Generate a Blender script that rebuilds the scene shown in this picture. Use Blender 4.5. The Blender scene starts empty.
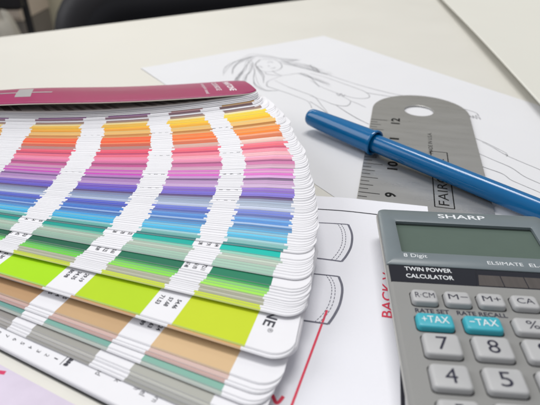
import bpy, bmesh, math, random
from mathutils import Vector, Matrix
S = 0.001                       # everything below is written in millimetres
scene = bpy.context.scene
C = scene.collection
R = math.radians

# ---------------------------------------------------------------- camera, world, lamps, exposure
cam = bpy.data.cameras.new('camera'); camo = bpy.data.objects.new('camera', cam); C.objects.link(camo)
camo.location = (0, 0, 103 * S)
camo.rotation_euler = (R(90 - 32.0), 0, 0)
cam.sensor_width = 36; cam.lens = 36 * 500 / 540
cam.clip_start = 0.005; cam.clip_end = 60
cam.dof.use_dof = True; cam.dof.focus_distance = 0.172; cam.dof.aperture_fstop = 20
scene.camera = camo

world = bpy.data.worlds.new('World'); scene.world = world; world.use_nodes = True
wb = world.node_tree.nodes['Background']
wb.inputs[0].default_value = (0.95, 0.97, 1.0, 1); wb.inputs[1].default_value = 0.37

def lamp(name, loc, target, sx, sy, power, col):
    l = bpy.data.lights.new(name, 'AREA'); l.shape = 'RECTANGLE'; l.size = sx * S; l.size_y = sy * S
    l.energy = power; l.color = col
    o = bpy.data.objects.new(name, l); C.objects.link(o)
    o.location = Vector(loc) * S
    o.rotation_euler = (Vector(target) - Vector(loc)).to_track_quat('-Z', 'Y').to_euler()
    return o
lamp('overhead_light', (60, 900, 1700), (40, 150, 0), 900, 450, 16.3, (1.0, 0.985, 0.965))
lamp('left_fill_light', (-1300, 500, 900), (100, 250, 0), 1000, 1200, 10.5, (.97, 0.98, 1.0))  # unseen fill added from the left to brighten the right side
lamp('overhead_light', (-900, 2900, 1700), (-900, 3300, -700), 1200, 300, 16, (1.0, 0.96, 0.90))  # unseen lamp added over the back of the room to lift the far wall

scene.view_settings.view_transform = 'Standard'; scene.view_settings.look = 'None'
scene.view_settings.exposure = 0.22; scene.view_settings.gamma = 1

# ---------------------------------------------------------------- helpers
def lin(h):
    v = [int(h[i:i + 2], 16) / 255 for i in (0, 2, 4)]
    return tuple(x / 12.92 if x <= .04045 else ((x + .055) / 1.055) ** 2.4 for x in v)

def mat(name, col, rough=.5, metal=0, spec=.5, coat=0, bump=0, bscale=800, vary=0, vscale=60, attr=None, rvar=0, stretch=None):
    m = bpy.data.materials.new(name); m.use_nodes = True
    nt = m.node_tree; b = nt.nodes['Principled BSDF']
    b.inputs['Roughness'].default_value = rough; b.inputs['Metallic'].default_value = metal
    b.inputs['Specular IOR Level'].default_value = spec; b.inputs['Coat Weight'].default_value = coat
    b.inputs['Coat Roughness'].default_value = .08
    b.inputs['Base Color'].default_value = (*col, 1)
    tc = nt.nodes.new('ShaderNodeTexCoord'); src = tc.outputs['Object']
    if stretch:
        mp = nt.nodes.new('ShaderNodeMapping'); mp.inputs['Scale'].default_value = stretch
        nt.links.new(src, mp.inputs['Vector']); src = mp.outputs['Vector']
    csrc = None
    if attr:
        a = nt.nodes.new('ShaderNodeAttribute'); a.attribute_name = attr; csrc = a.outputs['Color']
        nt.links.new(csrc, b.inputs['Base Color'])
    if vary or rvar:
        n = nt.nodes.new('ShaderNodeTexNoise'); n.inputs['Scale'].default_value = vscale; n.inputs['Detail'].default_value = 6
        n.inputs['Roughness'].default_value = .65
        nt.links.new(src, n.inputs['Vector'])
        if vary:
            r = nt.nodes.new('ShaderNodeMapRange'); r.inputs['From Min'].default_value = .3; r.inputs['From Max'].default_value = .7
            r.inputs['To Min'].default_value = 1 - vary; r.inputs['To Max'].default_value = 1 + vary * .5
            nt.links.new(n.outputs['Fac'], r.inputs['Value'])
            mx = nt.nodes.new('ShaderNodeVectorMath'); mx.operation = 'SCALE'
            if csrc: nt.links.new(csrc, mx.inputs[0])
            else: mx.inputs[0].default_value = col
            nt.links.new(r.outputs['Result'], mx.inputs['Scale'])
            nt.links.new(mx.outputs['Vector'], b.inputs['Base Color'])
        if rvar:
            r = nt.nodes.new('ShaderNodeMapRange'); r.inputs['From Min'].default_value = .3; r.inputs['From Max'].default_value = .7
            r.inputs['To Min'].default_value = max(.03, rough - rvar); r.inputs['To Max'].default_value = rough + rvar
            nt.links.new(n.outputs['Fac'], r.inputs['Value']); nt.links.new(r.outputs['Result'], b.inputs['Roughness'])
    if bump:
        n = nt.nodes.new('ShaderNodeTexNoise'); n.inputs['Scale'].default_value = bscale; n.inputs['Detail'].default_value = 3
        bp = nt.nodes.new('ShaderNodeBump'); bp.inputs['Strength'].default_value = bump; bp.inputs['Distance'].default_value = .0004
        nt.links.new(src, n.inputs['Vector']); nt.links.new(n.outputs['Fac'], bp.inputs['Height'])
        nt.links.new(bp.outputs['Normal'], b.inputs['Normal'])
    return m

def rr(cx, cy, w, h, r, n=6):
    """rounded rectangle outline, counter-clockwise; n points per corner. r may be 4 radii (+x+y, -x+y, -x-y, +x-y)"""
    rs = r if isinstance(r, (list, tuple)) else (r,) * 4
    out = []
    for k, (sx, sy) in enumerate(((1, 1), (-1, 1), (-1, -1), (1, -1))):
        q = rs[k]; px, py = cx + sx * (w / 2 - q), cy + sy * (h / 2 - q)
        for i in range(n):
            a = R(90 * k + 90 * i / (n - 1)); out.append((px + q * math.cos(a), py + q * math.sin(a)))
    return out

def spline(pts, sub=6):
    if len(pts) < 3: return pts
    out = []; P = [pts[0]] + list(pts) + [pts[-1]]
    for i in range(1, len(P) - 2):
        p0, p1, p2, p3 = P[i - 1:i + 3]
        for k in range(sub):
            t = k / sub
            out.append(tuple(.5 * (2 * p1[j] + (p2[j] - p0[j]) * t + (2 * p0[j] - 5 * p1[j] + 4 * p2[j] - p3[j]) * t * t + (3 * p1[j] - p0[j] - 3 * p2[j] + p3[j]) * t ** 3) for j in range(2)))
    out.append(tuple(pts[-1])); return out

_tc = {}
def glyphs(body, bold=0, shear=0, spacing=1):
    k = (body, bold, shear, spacing)
    if k not in _tc:
        cu = bpy.data.curves.new('type', 'FONT'); cu.body = body; cu.offset = bold; cu.shear = shear; cu.space_character = spacing
        cu.resolution_u = 3
        o = bpy.data.objects.new('type', cu); C.objects.link(o)
        dg = bpy.context.evaluated_depsgraph_get(); dg.update()
        me = bpy.data.meshes.new_from_object(o.evaluated_get(dg))
        vs = [(v.co.x, v.co.y) for v in me.vertices]; fs = [tuple(p.vertices) for p in me.polygons]
        bpy.data.objects.remove(o); bpy.data.curves.remove(cu); bpy.data.meshes.remove(me)
        x0 = min(v[0] for v in vs); x1 = max(v[0] for v in vs); y0 = min(v[1] for v in vs); y1 = max(v[1] for v in vs)
        _tc[k] = ([((x - x0) / (x1 - x0), (y - y0) / (y1 - y0)) for x, y in vs], fs)
    return _tc[k]

class MB:
    def __init__(s): s.v = []; s.f = []; s.m = []; s.sm = []
    def face(s, pts, m=0, smooth=False):
        b = len(s.v); s.v += [tuple(p) for p in pts]; s.f.append(tuple(range(b, b + len(pts)))); s.m.append(m); s.sm.append(smooth)
    def loft(s, rings, m=0, cap0=True, cap1=True, smooth=True, mtop=None):
        """rings: list of closed loops of 3-D points, same length, bottom first"""
        b = len(s.v); n = len(rings[0])
        for r in rings: s.v += [tuple(p) for p in r]
        for i in range(len(rings) - 1):
            for j in range(n):
                k = (j + 1) % n
                s.f.append((b + i * n + j, b + i * n + k, b + (i + 1) * n + k, b + (i + 1) * n + j)); s.m.append(m); s.sm.append(smooth)
        if cap0: s.f.append(tuple(b + j for j in reversed(range(n)))); s.m.append(m); s.sm.append(False)
        if cap1: s.f.append(tuple(b + (len(rings) - 1) * n + j for j in range(n))); s.m.append(m if mtop is None else mtop); s.sm.append(False)
    def slab(s, outline, z0, z1, m=0, bev=0):
        o = list(outline)
        if bev:
            cx = sum(p[0] for p in o) / len(o); cy = sum(p[1] for p in o) / len(o)
            def ins(d): 
                return [(p[0] - d * (1 if p[0] > cx else -1), p[1] - d * (1 if p[1] > cy else -1)) for p in o]
            rings = [[(x, y, z0) for x, y in ins(bev)], [(x, y, z0 + bev) for x, y in o], [(x, y, z1 - bev) for x, y in o], [(x, y, z1 - bev * .3) for x, y in ins(bev * .3)], [(x, y, z1) for x, y in ins(bev)]]
        else: rings = [[(x, y, z0) for x, y in o], [(x, y, z1) for x, y in o]]
        s.loft(rings, m, smooth=bool(bev))
    def ribbon(s, pts, w, zf, m=0, sub=6, taper=False):
        p = spline(pts, sub) if sub else list(pts)
        zf_ = zf if callable(zf) else (lambda x, y: zf)
        L = []
        for i in range(len(p)):
            a = p[max(0, i - 1)]; c = p[min(len(p) - 1, i + 1)]
            dx, dy = c[0] - a[0], c[1] - a[1]; l = math.hypot(dx, dy) or 1
            ww = w * (.5 + .5 * math.sin(math.pi * min(1, max(0, (i + .6) / len(p))))) if taper else w
            nx, ny = -dy / l * ww / 2, dx / l * ww / 2
            L.append(((p[i][0] + nx, p[i][1] + ny), (p[i][0] - nx, p[i][1] - ny)))
        b = len(s.v)
        for l, r in L: s.v += [(l[0], l[1], zf_(*l)), (r[0], r[1], zf_(*r))]
        for i in range(len(L) - 1):
            s.f.append((b + 2 * i, b + 2 * i + 1, b + 2 * i + 3, b + 2 * i + 2)); s.m.append(m); s.sm.append(False)
    def text(s, body, x, y, w, h, z, ang=0, m=0, bold=0, shear=0, spacing=1):
        """lettering whose lower left corner is at x, y; w, h are its box in mm; ang turns it about that corner"""
        vs, fs = glyphs(body, bold, shear, spacing)
        c, q = math.cos(R(ang)), math.sin(R(ang)); b = len(s.v)
        zf_ = z if callable(z) else (lambda a, b_: z)
        for u, v in vs:
            X, Y = x + u * w * c - v * h * q, y + u * w * q + v * h * c
            s.v.append((X, Y, zf_(X, Y)))
        for f in fs: s.f.append(tuple(b + i for i in f)); s.m.append(m); s.sm.append(False)
    def lathe(s, prof, origin, axis, n=40, m=0):
        ax = Vector(axis).normalized(); u = ax.cross(Vector((0, 0, 1))).normalized(); w = u.cross(ax); o = Vector(origin)
        rings = [[o + ax * d + (u * math.cos(2 * math.pi * j / n) - w * math.sin(2 * math.pi * j / n)) * r for j in range(n)] for d, r in prof]
        s.loft(rings, m)
    def box(s, c, d, m=0, bev=0, ang=0):
        o = rr(0, 0, d[0], d[1], max(.01, bev), 4)
        ca, sa = math.cos(R(ang)), math.sin(R(ang))
        def T(x, y, z): return (c[0] + x * ca - y * sa, c[1] + x * sa + y * ca, c[2] + z)
        k = [(-d[2] / 2, bev), (-d[2] / 2 + bev, 0), (d[2] / 2 - bev, 0), (d[2] / 2, bev)] if bev else [(-d[2] / 2, 0), (d[2] / 2, 0)]
        s.loft([[T(*(lambda f: (x * (1 - 2 * i / d[0]), y * (1 - 2 * i / d[1])))(0), z) for x, y in o] for z, i in k], m, smooth=bool(bev))
    def build(s, name, mats, parent=None, origin=None, auto=True):
        me = bpy.data.meshes.new(name)
        o0 = Vector(origin) if origin else Vector((0, 0, 0))
        me.from_pydata([(Vector(p) - o0) * S for p in s.v], [], s.f)
        if not isinstance(mats, (list, tuple)): mats = [mats]
        for m_ in mats: me.materials.append(m_)
        me.polygons.foreach_set('material_index', s.m); me.polygons.foreach_set('use_smooth', s.sm)
        me.update()
        if auto:
            try: me.set_sharp_from_angle(angle=R(38))
            except Exception: pass
        o = bpy.data.objects.new(name, me); C.objects.link(o)
        if parent: o.parent = parent
        elif origin: o.location = o0 * S
        return o

def thing(name, label, cat, loc=(0, 0, 0), rz=0, group=None):
    o = bpy.data.objects.new(name, None); C.objects.link(o); o.empty_display_size = .02
    o.location = Vector(loc) * S; o.rotation_euler = (0, 0, R(rz)); o['label'] = label; o['category'] = cat
    if group: o['group'] = group
    return o
def smooth01(t): t = min(1, max(0, t)); return t * t * (3 - 2 * t)

# ---------------------------------------------------------------- materials
M = {}
M['desk'] = mat('desk_laminate', (.66, .643, .59), .45, spec=.3, bump=.02, bscale=900, vary=.02, vscale=9, rvar=.05)
M['desk_edge'] = mat('desk_edging', (.55, .52, .45), .5)
M['panel'] = mat('cream_card_board', (.69, .68, .62), .55, spec=.25, bump=.03, bscale=500, vary=.02, vscale=7)
M['paper'] = mat('drawing_paper', (.83, .83, .88), .75, spec=.2, bump=.12, bscale=1400, vary=.012, vscale=40)
M['sketchpaper'] = mat('sketch_paper', (.70, .70, .72), .7, spec=.25, bump=.12, bscale=1400, vary=.012, vscale=40)
M['lilac'] = mat('lilac_print', (.68, .60, .73), .45, vary=.16, vscale=26)
M['cream'] = mat('cream_card', (.74, .72, .66), .5, vary=.03, vscale=90)
M['pencil'] = mat('pencil_line', (.25, .25, .265), .8, spec=.1, vary=.3, vscale=300)
M['ink'] = mat('black_ink', (.03, .03, .04), .6, spec=.2)
M['greyink'] = mat('grey_ink', (.17, .17, .215), .6, spec=.2, vary=.2, vscale=400)
M['redink'] = mat('red_ink', (.74, .06, .11), .6, spec=.2)
M['crimson'] = mat('crimson_ink', (.62, .01, .10), .5)
M['card'] = mat('printed_card', (.8, .8, .8), .5, spec=.22, attr='chip', bump=.02, bscale=2500, vary=.018, vscale=120)
M['cardtext'] = mat('card_lettering', (.06, .06, .075), .6, spec=.15)
M['gapshade'] = mat('shadow_gap_black', (.012, .012, .012), .5)  # black put in for the shade in the gap under the fan
M['cover'] = mat('magenta_cover', (.33, .010, .105), .36, spec=.3, coat=.05, vary=.16, vscale=16, rvar=.08)
M['coverback'] = mat('cover_inside', (.24, .21, .21), .5)
M['coverstripe'] = mat('cover_stripes', (.30, .25, .25), .5)
M['silver'] = mat('silver_print', (.42, .41, .42), .4, metal=.2)
M['coverwhite'] = mat('white_print', (.84, .76, .80), .5)
M['steel'] = mat('steel', (.6, .6, .6), .25, metal=1)
M['ruler'] = mat('brushed_aluminium', (.41, .405, .395), .3, metal=.62, spec=.5, bump=.012, bscale=260, vary=.015, vscale=240, rvar=.05, stretch=(.15, 1, 1))
M['rulerink'] = mat('ruler_marking', (.012, .012, .012), .7, spec=.08)
M['pen'] = mat('blue_plastic', (.0, .122, .325), .17, spec=.4, coat=.15, vary=.04, vscale=80, rvar=.04)
M['pencap'] = mat('blue_cap_plastic', (.0, .128, .335), .16, spec=.4, coat=.15, vary=.04, vscale=80, rvar=.04)
M['case'] = mat('grey_case_plastic', (.25, .249, .242), .46, spec=.4, bump=.10, bscale=2600, vary=.03, vscale=60, rvar=.05)
M['caseside'] = mat('pale_case_plastic', (.40, .395, .38), .42, spec=.4, bump=.06, bscale=2600)
M['plate'] = mat('slate_plate', (.16, .192, .208), .3, spec=.4, coat=.05, vary=.05, vscale=50, rvar=.05)
M['lcd'] = mat('lcd_glass', (.098, .135, .113), .25, spec=.2, vary=.05, vscale=60)
M['lcdwall'] = mat('lcd_surround', (.05, .065, .062), .4)
M['band'] = mat('black_band', (.010, .011, .018), .22, spec=.35)
M['solar'] = mat('solar_cell', (.080, .069, .064), .25, spec=.5, vary=.2, vscale=500, stretch=(1, .05, 1))
M['recess'] = mat('key_recess', (.010, .010, .010), .7)
M['key'] = mat('pale_key_plastic', (.44, .44, .445), .4, spec=.4, bump=.06, bscale=3000, vary=.03, vscale=150, rvar=.06)
M['teal'] = mat('teal_key_plastic', (.04, .39, .48), .36, spec=.45, bump=.06, bscale=3000, vary=.05, vscale=150)
M['legend'] = mat('key_legend', (.03, .03, .05), .6, spec=.15)
M['white'] = mat('white_legend', (.74, .76, .78), .45)
M['black_fabric'] = mat('black_upholstery', (.006, .006, .008), .8, spec=.15, bump=.3, bscale=600)
M['black_plastic'] = mat('black_plastic', (.016, .015, .018), .5, spec=.3, bump=.05, bscale=900, vary=.1, vscale=20)
M['wall'] = mat('beige_wall', (.66, .62, .48), .8, bump=.1, bscale=60, vary=.05, vscale=2)
M['cabinet'] = mat('taupe_cabinet', (.62, .53, .45), .6, vary=.06, vscale=4)
M['plinth'] = mat('dark_plinth', (.20, .18, .165), .6, vary=.1, vscale=6)
M['floor'] = mat('grey_carpet', (.22, .21, .19), .95, bump=.6, bscale=120, vary=.2, vscale=30)
M['bag'] = mat('pale_cloth', (.50, .47, .41), .8, vary=.2, vscale=12)
M['bagtrim'] = mat('tan_cloth', (.22, .15, .09), .8)
M['chrome'] = M['steel']

# ---------------------------------------------------------------- room: floor, wall
b = MB(); b.box((0, 1500, -740), (9000, 9000, 20)); f = b.build('floor', M['floor']); f['kind'] = 'structure'
b = MB(); b.box((0, 3650, 500), (9000, 100, 2480)); f = b.build('back_wall', M['wall']); f['kind'] = 'structure'; f['label'] = 'beige back wall of the room, far out of focus'

# ---------------------------------------------------------------- desk
dd = (math.cos(R(32.5)), math.sin(R(32.5))); dn = (-dd[1], dd[0]); D0 = (-145, 472)
def dpt(a, n): return (D0[0] + dd[0] * a + dn[0] * n, D0[1] + dd[1] * a + dn[1] * n)
desk = thing('desk', 'cream laminate desk that everything lies on', 'desk', (*dpt(0, -400), -730))
b = MB(); o = [dpt(700, 0), dpt(-700, 0), dpt(-700, -900), dpt(700, -900)]
b.slab(o, -25, 0, 0)
b.build('desktop', M['desk'], desk, origin=(*dpt(0, -400), -730))['label'] = 'cream laminate desktop'
for x, y in ((640, -60), (-640, -60), (-640, -840), (640, -840)):
    b = MB(); p = dpt(x, y); b.box((p[0], p[1], -377), (45, 45, 700), 0, 3, 32.5); b.build('leg', M['black_plastic'], desk, origin=(*dpt(0, -400), -730))

# big cream card sheet at the right, its left edge curling up off the desk
ang = math.degrees(math.atan2(298, 35.6)); CS = (144.3, 254.5)
pd = (math.cos(R(ang)), math.sin(R(ang))); pn = (pd[1], -pd[0])
cs = thing('cream_card_sheet', 'big cream card sheet with its edge curling off the desk, at the right', 'card', (*CS, 0))
b = MB(); na, nb = 60, 36
for sgn, dz in ((1, .9), (-1, 0)):
    for i in range(na):
        for j in range(nb):
            qs = []
            for di, dj in ((0, 0), (1, 0), (1, 1), (0, 1)):
                a = -360 + 740 * (i + di) / na; q = 320 * ((j + dj) / nb) ** 1.6
                x, y = CS[0] + pd[0] * a + pn[0] * q, CS[1] + pd[1] * a + pn[1] * q
                qs.append((x, y, .45 + (5.4 + .8 * math.sin(a * .012)) * max(0, 1 - q / 130) ** 2 + dz))
            b.face(qs[::-1] if sgn > 0 else qs, 0, True)
for i in range(na):
    p = []
    for a in (-360 + 740 * i / na, -360 + 740 * (i + 1) / na):
        z = .45 + 5.4 + .8 * math.sin(a * .012); x, y = CS[0] + pd[0] * a, CS[1] + pd[1] * a; p.append((x, y, z))
    b.face([p[0], (*p[0][:2], p[0][2] + .9), (*p[1][:2], p[1][2] + .9), p[1]], 0)
o = b.build('sheet', M['panel'], cs, origin=(*CS, 0))
bm = bmesh.new(); bm.from_mesh(o.data); bmesh.ops.remove_doubles(bm, verts=bm.verts, dist=1e-6); bmesh.ops.recalc_face_normals(bm, faces=bm.faces); bm.to_mesh(o.data); bm.free()

# ---------------------------------------------------------------- office chair behind the desk
CH = (-51, 962, -730)
chair = thing('office_chair', 'black office chair with a rounded backrest behind the desk', 'chair', CH, 30)
def pillow(w, h, t, r, n=8, puff=1.0):
    rings = []
    for k in range(n + 1):
        a = math.pi * k / n; i = (1 - math.sin(a)) * t * .5 * puff
        rings.append((-math.cos(a) * t / 2, [(x * (1 - 2 * i / w), y * (1 - 2 * i / h)) for x, y in rr(0, 0, w, h, r, 10)]))
    return rings
def upright(b, rings, y0, z0, lean, m=0):       # the pillow stands up: its thickness runs along y
    b.loft([[(x, y0 + d + lean * yy, z0 + yy) for x, yy in o] for d, o in rings], m)
b = MB(); upright(b, pillow(600, 470, 70, 120), 225, 455, .10); b.build('backrest', M['black_plastic'], chair)
b = MB(); upright(b, pillow(520, 395, 60, 95), 198, 455, .10); b.build('back_pad', M['black_fabric'], chair)
b = MB(); b.loft([[(x, y, 430 + d) for x, y in o] for d, o in pillow(500, 480, 90, 110)]); b.build('seat', M['black_fabric'], chair)
b = MB(); b.box((0, 235, 340), (70, 24, 330), 0, 6); b.box((0, 130, 372), (70, 230, 24), 0, 6); b.build('back_bracket', M['black_plastic'], chair)
b = MB(); b.lathe([(0, 30), (200, 30), (200, 22), (330, 22)], (0, 0, 60), (0, .001, 1), 24); b.build('gas_column', M['black_plastic'], chair)
for k in range(5):
    a = R(72 * k + 20); b = MB()
    b.loft([[(math.cos(a) * d - math.sin(a) * x, math.sin(a) * d + math.cos(a) * x, z) for x, z in ((-w, z0), (w, z0), (w * .7, z1), (-w * .7, z1))] for d, w, z0, z1 in ((20, 28, 70, 115), (300, 17, 62, 85))], 0, smooth=False)
    b.build('base_leg', M['black_plastic'], chair)
    b = MB(); b.lathe([(-22, 22), (-20, 28), (-4, 28), (-4, 12), (4, 12), (4, 28), (20, 28), (22, 22)], (math.cos(a) * 285, math.sin(a) * 285, 30), (-math.sin(a), math.cos(a), 0), 20); b.build('caster', M['black_plastic'], chair)

# ---------------------------------------------------------------- far left of the room
cab = thing('cabinet', 'taupe cabinet with a dark plinth far behind the desk at the left', 'cabinet', (-1722, 3310, -730))
b = MB(); b.box((0, 0, 790), (500, 420, 1240), 0, 4); b.build('carcass', M['cabinet'], cab)
b = MB(); b.box((0, 2, 84), (496, 412, 168), 0, 2); b.build('plinth', M['plinth'], cab)
for s in (-1, 1):
    b = MB(); b.box((s * 124.5, -217, 795), (243, 14, 1210), 0, 3); d_ = b.build('door', M['cabinet'], cab)
    b = MB(); b.box((s * 30, -229, 900), (12, 14, 160), 0, 3); b.build('handle', M['plinth'], d_)
post = thing('post', 'thin dark upright post beside the taupe cabinet', 'post', (-1150, 2480, -730))
b = MB(); b.lathe([(0, 130), (12, 130), (20, 24), (40, 17), (1500, 17), (1512, 10)], (0, 0, 0), (.0, .0001, 1), 24); b.build('pole', M['black_plastic'], post)
bag = thing('cloth_bag', 'pale crumpled cloth bag below the black monitor at the far left edge', 'bag', (-1108, 2150, -730))
def lump(b, c, r, seed, m=0):
    rnd = random.Random(seed); ph = [rnd.uniform(0, 6) for _ in range(6)]
    rings = []
    for i in range(13):
        t = -math.pi / 2 + math.pi * i / 12; q = max(.03, math.cos(t)) ** .7
        rings.append([(c[0] + r[0] * q * math.cos(a) * (1 + .13 * math.sin(3 * a + ph[0] + 2 * t) + .07 * math.sin(7 * a + ph[1] - 3 * t)), c[1] + r[1] * q * math.sin(a) * (1 + .10 * math.sin(2 * a + ph[2]) + .06 * math.sin(5 * a + ph[3])), c[2] + r[2] * math.sin(t) * (1 + .1 * math.sin(2 * a + ph[4]))) for a in [2 * math.pi * j / 28 for j in range(28)]])
    b.loft(rings, m)
b = MB(); lump(b, (0, 0, 200), (62, 90, 200), 4); b.build('bag_body', M['bag'], bag)
b = MB(); b.lathe([(0, 9), (140, 9)], (-50, -92, 330), (.8, 0, -.6), 12); b.build('strap', M['bagtrim'], bag)
mon = thing('monitor', 'dark blurred monitor standing far behind the desk at the left edge', 'monitor', (-1345, 2280, -730))
b = MB(); b.box((0, 0, 720), (540, 50, 660), 0, 14, 4); b.build('screen_housing', M['black_plastic'], mon)
b = MB(); b.box((-150, 45, 280), (60, 40, 560), 0, 8); b.box((-150, 45, 10), (240, 240, 20), 0, 6); b.build('stand', M['black_plastic'], mon)

# ---------------------------------------------------------------- sketch sheet
e1 = (math.cos(R(-56)), math.sin(R(-56))); e2 = (math.cos(R(34)), math.sin(R(34)))
SK = (-88, 337)
sheet = thing('sketch_sheet', 'white sheet with a pencil drawing of a long-haired figure, under the pen and ruler', 'drawing', (*SK, 0))
def skz(x, y):
    a = (x - SK[0]) * e1[0] + (y - SK[1]) * e1[1]; q = (x - SK[0]) * e2[0] + (y - SK[1]) * e2[1]
    return (.14 + .25 * smooth01(1 - q / 16) ** 1.5 * smooth01(1 - a / 75) + .25 * math.sin(a * .035 + q * .02) ** 2 * smooth01(q / 20) * smooth01((120 - a) / 40))
b = MB(); na, nb = 36, 30
for sgn, dz in ((1, 0), (-1, -.13)):
    for i in range(na):
        for j in range(nb):
            qs = []
            for di, dj in ((0, 0), (1, 0), (1, 1), (0, 1)):
                a = 300 * (i + di) / na; q = 160 * ((j + dj) / nb) ** 1.5
                x, y = SK[0] + e1[0] * a + e2[0] * q, SK[1] + e1[1] * a + e2[1] * q; qs.append((x, y, skz(x, y) + dz))
            b.face(qs if sgn > 0 else qs[::-1], 0, True)
o = b.build('paper', M['sketchpaper'], sheet, origin=(*SK, 0))
bm = bmesh.new(); bm.from_mesh(o.data); bmesh.ops.remove_doubles(bm, verts=bm.verts, dist=1e-6); bm.to_mesh(o.data); bm.free()
LINES = [
  [(-30.7, 324.2), (-31.0, 334.8), (-27.2, 348.1), (-19.1, 357.9), (-11.4, 367.0), (-1.6, 365.8), (8.0, 360.1), (19.0, 356.8)],
  [(-24.4, 325.2), (-24.7, 334.8), (-22.0, 347.6), (-16.7, 356.8), (-11.2, 361.3)],
  [(-16.4, 297.9), (-18.8, 307.2), (-21.0, 312.4), (-20.6, 321.4), (-17.9, 332.4), (-15.5, 347.6), (-13.1, 358.5)],
  [(-20.5, 302.9), (-21.4, 309.3), (-20.2, 318.2), (-17.7, 327.5)],
  [(-14.1, 295.5), (-16.1, 307.2), (-15.2, 320.5), (-13.1, 329.9), (-12.5, 350.3)],
  [(-13.3, 355.7), (-10.5, 334.8), (-10.6, 315.9), (-8.9, 302.9), (-2.7, 292.7), (4.7, 291.5)],
  [(-3.9, 306.3), (-4.9, 318.2), (-8.7, 334.8), (-10.1, 347.6), (-6.4, 358.5)],
  [(-10.1, 347.6), (-8.1, 335.8), (-3.0, 329.0), (4.5, 331.9), (7.9, 338.8), (7.2, 348.7), (3.2, 356.8), (-5.6, 357.9)],
  [(-1.9, 349.7), (0.0, 351.9), (2.5, 349.7)],
  [(-8.7, 340.9), (-7.0, 341.4), (-5.2, 337.8)],
  [(0.3, 337.8), (2.1, 336.8), (4.0, 339.3)],
  [(-1.2, 344.0), (-0.6, 341.9), (-1.5, 340.9)],
  [(-3.0, 329.0), (-2.0, 324.2), (7.2, 320.5)],
  [(7.5, 320.5), (-1.1, 309.7), (-2.1, 302.9), (-1.1, 298.8), (4.0, 293.9), (14.4, 283.1), (21.7, 273.9), (23.2, 263.6)],
  [(7.5, 320.5), (13.1, 322.8), (19.1, 325.2), (24.7, 321.4), (30.1, 298.8)],
  [(2.8, 311.5), (10.9, 298.8), (18.7, 290.0), (26.0, 281.2), (28.9, 268.7), (31.5, 257.0)],
  [(7.6, 358.5), (16.9, 344.0), (25.6, 334.8), (32.5, 327.5), (40.3, 324.2)],
  [(19.8, 356.8), (12.6, 353.5), (7.5, 352.4)],
  [(9.3, 347.6), (22.7, 337.3), (34.2, 329.9)],
  [(11.0, 352.4), (23.2, 346.0), (30.2, 336.8), (33.2, 327.5)],
  [(19.1, 325.2), (28.5, 313.7), (37.4, 302.9)],
  [(1.5, 331.4), (4.4, 325.2), (7.6, 321.4)],
  [(27.8, 345.0), (31.7, 335.8), (32.0, 329.0), (35.2, 325.2), (52.9, 305.0), (70.5, 288.8), (81.0, 282.3)],
  [(26.4, 325.2), (34.6, 318.2), (45.9, 305.0), (56.8, 290.7), (58.3, 281.2), (53.0, 278.6), (46.9, 281.2), (37.5, 290.7), (30.3, 300.8), (25.5, 311.5)],
  [(23.6, 283.1), (30.7, 275.7), (36.4, 268.7), (42.4, 266.6), (45.4, 270.4), (45.7, 276.4), (39.7, 286.9)],
  [(37.4, 267.0), (45.1, 250.7), (51.2, 240.9)],
  [(46.0, 275.0), (49.8, 270.4), (53.5, 264.6)],
  [(22.9, 273.9), (27.3, 265.3), (31.9, 254.8)],
  [(57.2, 288.8), (64.5, 285.0), (72.9, 281.2)],
  [(39.5, 287.6), (40.6, 283.1), (42.3, 286.9), (43.1, 282.3), (44.5, 285.3)],
  [(27.7, 344.0), (29.9, 332.4), (35.2, 325.2)],
  [(102.1, 219.4), (105.1, 213.3), (108.1, 205.2), (112.9, 197.5), (117.0, 191.3), (121.7, 181.5)],
  [(91.5, 213.3), (95.1, 208.6), (100.3, 200.7), (105.3, 193.3), (107.7, 185.3), (111.5, 179.3), (116.8, 171.6)],
  [(87.7, 201.8), (93.0, 194.3), (99.2, 187.7), (100.8, 182.4), (104.3, 177.4), (108.2, 172.1), (113.1, 164.0)],
  [(108.2, 206.8), (108.6, 205.2), (107.5, 204.1)],
  [(100.6, 268.1), (102.5, 265.0), (108.0, 261.7), (111.9, 257.1), (112.2, 252.7)],
  [(103.9, 262.0), (106.5, 254.6), (106.9, 250.4), (107.0, 253.2), (108.3, 249.2), (108.8, 252.7), (109.7, 248.1), (110.6, 253.2), (111.4, 247.4), (112.1, 255.1)],
  [(98.4, 226.7), (100.8, 222.8), (103.9, 218.0), (106.6, 212.5), (109.2, 207.2)],

]
b = MB(); rs = random.Random(5)
for k, p in enumerate(LINES):
    b.ribbon(p, .34, lambda x, y: skz(x, y) + .05, 0, sub=8, taper=True)
    for rpt in range(3 if k < 7 or 16 <= k < 21 else 1):                      # loose second and third strokes of hair and cloth
        n0 = rs.randint(0, 1) if len(p) > 4 else 0
        o_ = (rs.uniform(-2.6, 2.6), rs.uniform(-5.0, 5.0)) if k < 7 or 16 <= k < 21 else (rs.uniform(-.35, .35), rs.uniform(-.4, .4))
        b.ribbon([(x + o_[0] * math.sin(1.1 * q + k), y + o_[1] * math.cos(.8 * q + k)) for q, (x, y) in enumerate(p[n0:])], rs.uniform(.14, .26), lambda x, y: skz(x, y) + .07, 0, sub=8, taper=True)
b.build('pencil_lines', M['pencil'], sheet, origin=(*SK, 0))

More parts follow.
